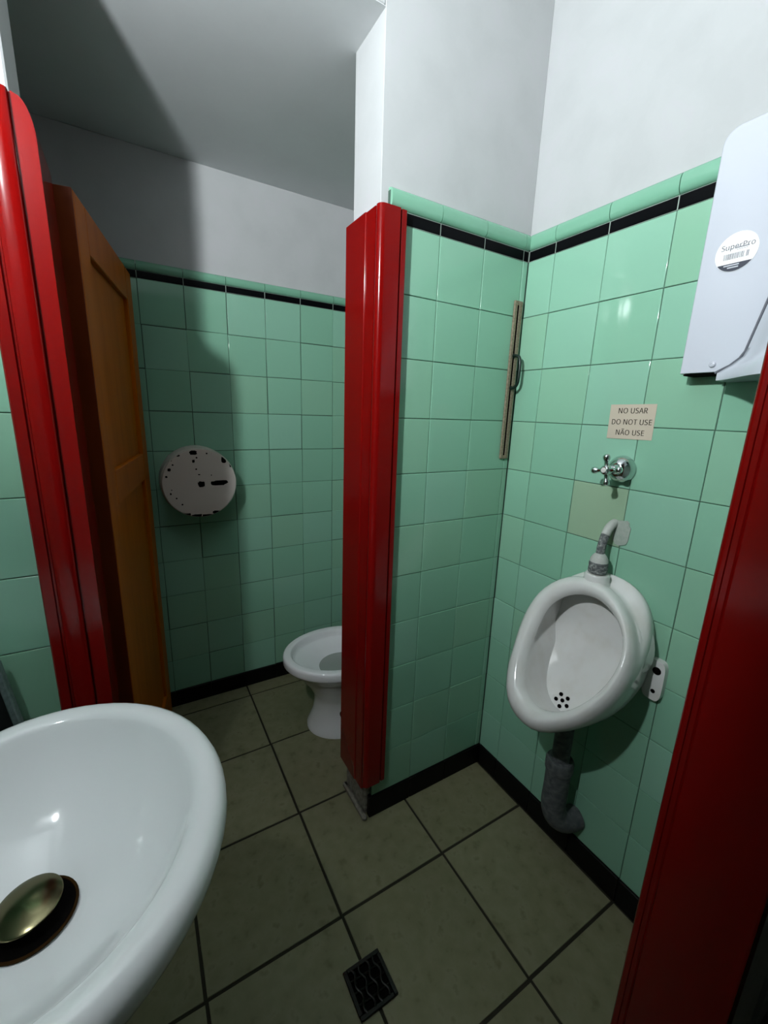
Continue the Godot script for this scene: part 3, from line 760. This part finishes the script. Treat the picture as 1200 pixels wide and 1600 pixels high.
# ------------------------------------------------------------------ flush valve, sign, hatch, drain, panel
func valve() -> void:
	var t := thing("flush_valve", "chrome cross handle tap on the green tiles above the urinal", "tap", Vector3(0, 1.177, 0.371))
	var out := Basis(Vector3(0, 0, 1), PI / 2)      # lathe axis y -> -x
	obj("flange", build(lathe(PackedVector2Array([Vector2(0, 0.0005), Vector2(0.0325, 0.0005), Vector2(0.0335, 0.003), Vector2(0.0325, 0.010), Vector2(0.0295, 0.018), Vector2(0.0245, 0.026), Vector2(0.018, 0.032), Vector2(0.0135, 0.0345), Vector2(0, 0.035)]), 40), 50), M.chrome, t, Transform3D(out, Vector3.ZERO))
	obj("stem", build(lathe(PackedVector2Array([Vector2(0, 0.034), Vector2(0.0125, 0.034), Vector2(0.011, 0.040), Vector2(0.009, 0.046), Vector2(0.0115, 0.052), Vector2(0.0125, 0.058), Vector2(0, 0.060)]), 28), 45), M.chrome, t, Transform3D(out, Vector3.ZERO))
	var h := obj("cross_handle", build(lathe(PackedVector2Array([Vector2(0, 0.058), Vector2(0.0105, 0.058), Vector2(0.0125, 0.064), Vector2(0.0125, 0.072), Vector2(0.0105, 0.077), Vector2(0.0085, 0.079), Vector2(0, 0.080)]), 28), 45), M.chrome, t, Transform3D(out, Vector3.ZERO))
	for k in 4:
		var a := PI / 2 * k + 0.14
		var d := Vector3(sin(a), 0, cos(a))
		var path := PackedVector3Array()
		var rad := []
		for v in [[0.006, 0.0062], [0.014, 0.0052], [0.0195, 0.0050], [0.0225, 0.0060], [0.026, 0.0078], [0.0300, 0.0086], [0.034, 0.0078], [0.0368, 0.0052], [0.0382, 0.001]]:
			path.append(Vector3(0, 0.068, 0) + d * v[0])
			rad.append(v[1])
		obj("spoke", build(tube(path, rad, 14), 60), M.chrome, h)
	obj("index_cap", build(lathe(PackedVector2Array([Vector2(0, 0.0795), Vector2(0.0065, 0.0795), Vector2(0.0055, 0.0815), Vector2(0, 0.0822)]), 20)), mat(Color8(206, 206, 200), 0.3), h)

func sign_paper() -> void:
	var t := thing("paper_sign", "cream paper notice in three languages taped above the tap", "sign", Vector3(-0.0002, 1.2905, 0.3715))
	t.basis = WB * Basis(Vector3(0, 0, 1), deg_to_rad(0.8))
	obj("paper", box(Vector3(-0.0545, -0.041, 0.0006), Vector3(0.0545, 0.041, 0.0012), 0.0002), M.paper, t)
	letters(t, "NO USAR", 0.0172, Vector3(0.001, 0.026, 0.0013), M.ink)
	letters(t, "DO NOT USE", 0.0172, Vector3(0.001, -0.0005, 0.0013), M.ink)
	letters(t, "NÃO USE", 0.0172, Vector3(0.001, -0.0255, 0.0013), M.ink)

func hatch() -> void:
	var t := thing("wall_slot", "narrow worn beige slot frame with a green bow handle beside the tiled corner", "wall slot", Vector3(-0.028, 1.163, 0.0004))
	for s in [[-0.0165, -0.0050], [0.0005, 0.0160]]:
		obj("side_strip", box(Vector3(s[0], 0.0, 0.0), Vector3(s[1], 0.459, 0.007), 0.0015), M.beige_paint, t)
	for s in [[0.0, 0.011], [0.447, 0.459]]:
		obj("end_strip", box(Vector3(-0.0050, s[0], 0.0), Vector3(0.0005, s[1], 0.0066), 0.0005), M.beige_paint, t)
	obj("slit", box(Vector3(-0.0050, 0.011, 0.0002), Vector3(0.0005, 0.447, 0.0064), 0.0003), M.dark, t)
	var p := Node3D.new()
	p.name = "pull_handle"
	p.position = Vector3(-0.002, 0.261, 0.0071)
	p.set_meta("label", "dark green bow handle")
	t.add_child(p, true)
	obj("bow", build(tube(smooth_path(PackedVector3Array([Vector3(0, 0.046, -0.002), Vector3(0.0, 0.046, 0.010), Vector3(0.001, 0.040, 0.021), Vector3(0.001, 0.020, 0.026), Vector3(0.001, -0.020, 0.026), Vector3(0.001, -0.038, 0.021), Vector3(0, -0.046, 0.010), Vector3(0, -0.046, -0.002)])), [0.0046], 10)), M.green_metal, p)
	for y in [0.046, -0.046]:
		obj("foot_plate", build(moved(lathe(PackedVector2Array([Vector2(0, 0), Vector2(0.0068, 0), Vector2(0.006, 0.0025), Vector2(0, 0.003)]), 16), Transform3D(Basis(Vector3(1, 0, 0), PI / 2), Vector3(0, y, -0.0004)))), M.green_metal, p)

func floor_drain() -> void:
	var t := thing("floor_drain", "square black drain grate in the floor in front of the washbasin", "drain", Vector3(-0.673, 0.0005, 0.366))
	var r := 0.047
	obj("dark_pan", box(Vector3(-r, 0.0, -r), Vector3(r, 0.0022, r), 0.0005), M.dark, t)
	var gm := tri(mat(Color.WHITE, 0.35, 0.5), mottle(61, 0.05, [Color8(8, 8, 6), Color8(20, 19, 15), Color8(34, 32, 24)]), 12.0)
	for k in 4:
		var b := Basis(Vector3.UP, PI / 2 * k)
		obj("rim_bar", build(moved(bx(Vector3(-r, 0.001, r - 0.008), Vector3(r - 0.0085, 0.0065, r + 0.001), 0.001), Transform3D(b, Vector3.ZERO)), 20), gm, t)
	for k in 4:
		var x := -0.0285 + 0.019 * k
		var path := PackedVector3Array()
		for j in 13:
			path.append(Vector3(x + 0.004 * sin(j * PI / 3.0 + k * PI), 0.0045, -r + 0.006 + (2 * r - 0.012) * j / 12.0))
		obj("grate_bar", build(tube(path, [0.0034], 8)), gm, t)
	for k in 3:
		var z := -0.022 + 0.022 * k
		obj("cross_bar", build(tube(PackedVector3Array([Vector3(-r + 0.006, 0.004, z), Vector3(0, 0.0044, z + 0.002), Vector3(r - 0.006, 0.004, z)]), [0.0026], 8)), gm, t)

func leaning_panel() -> void:
	var t := thing("leaning_panel", "black panel with a grey metal edge behind the washbasin", "panel", Vector3(-1.30, 0.0, 0.03))
	t.basis = Basis(Vector3(0, 0, 1), deg_to_rad(6.5))
	obj("board", box(Vector3(-0.05, 0.012, -0.006), Vector3(0.106, 0.822, 0.008), 0.002), mat(Color8(18, 20, 22), 0.5), t)
	obj("metal_edge", box(Vector3(0.106, 0.012, -0.009), Vector3(0.117, 0.824, 0.012), 0.002), M.galvanised, t)
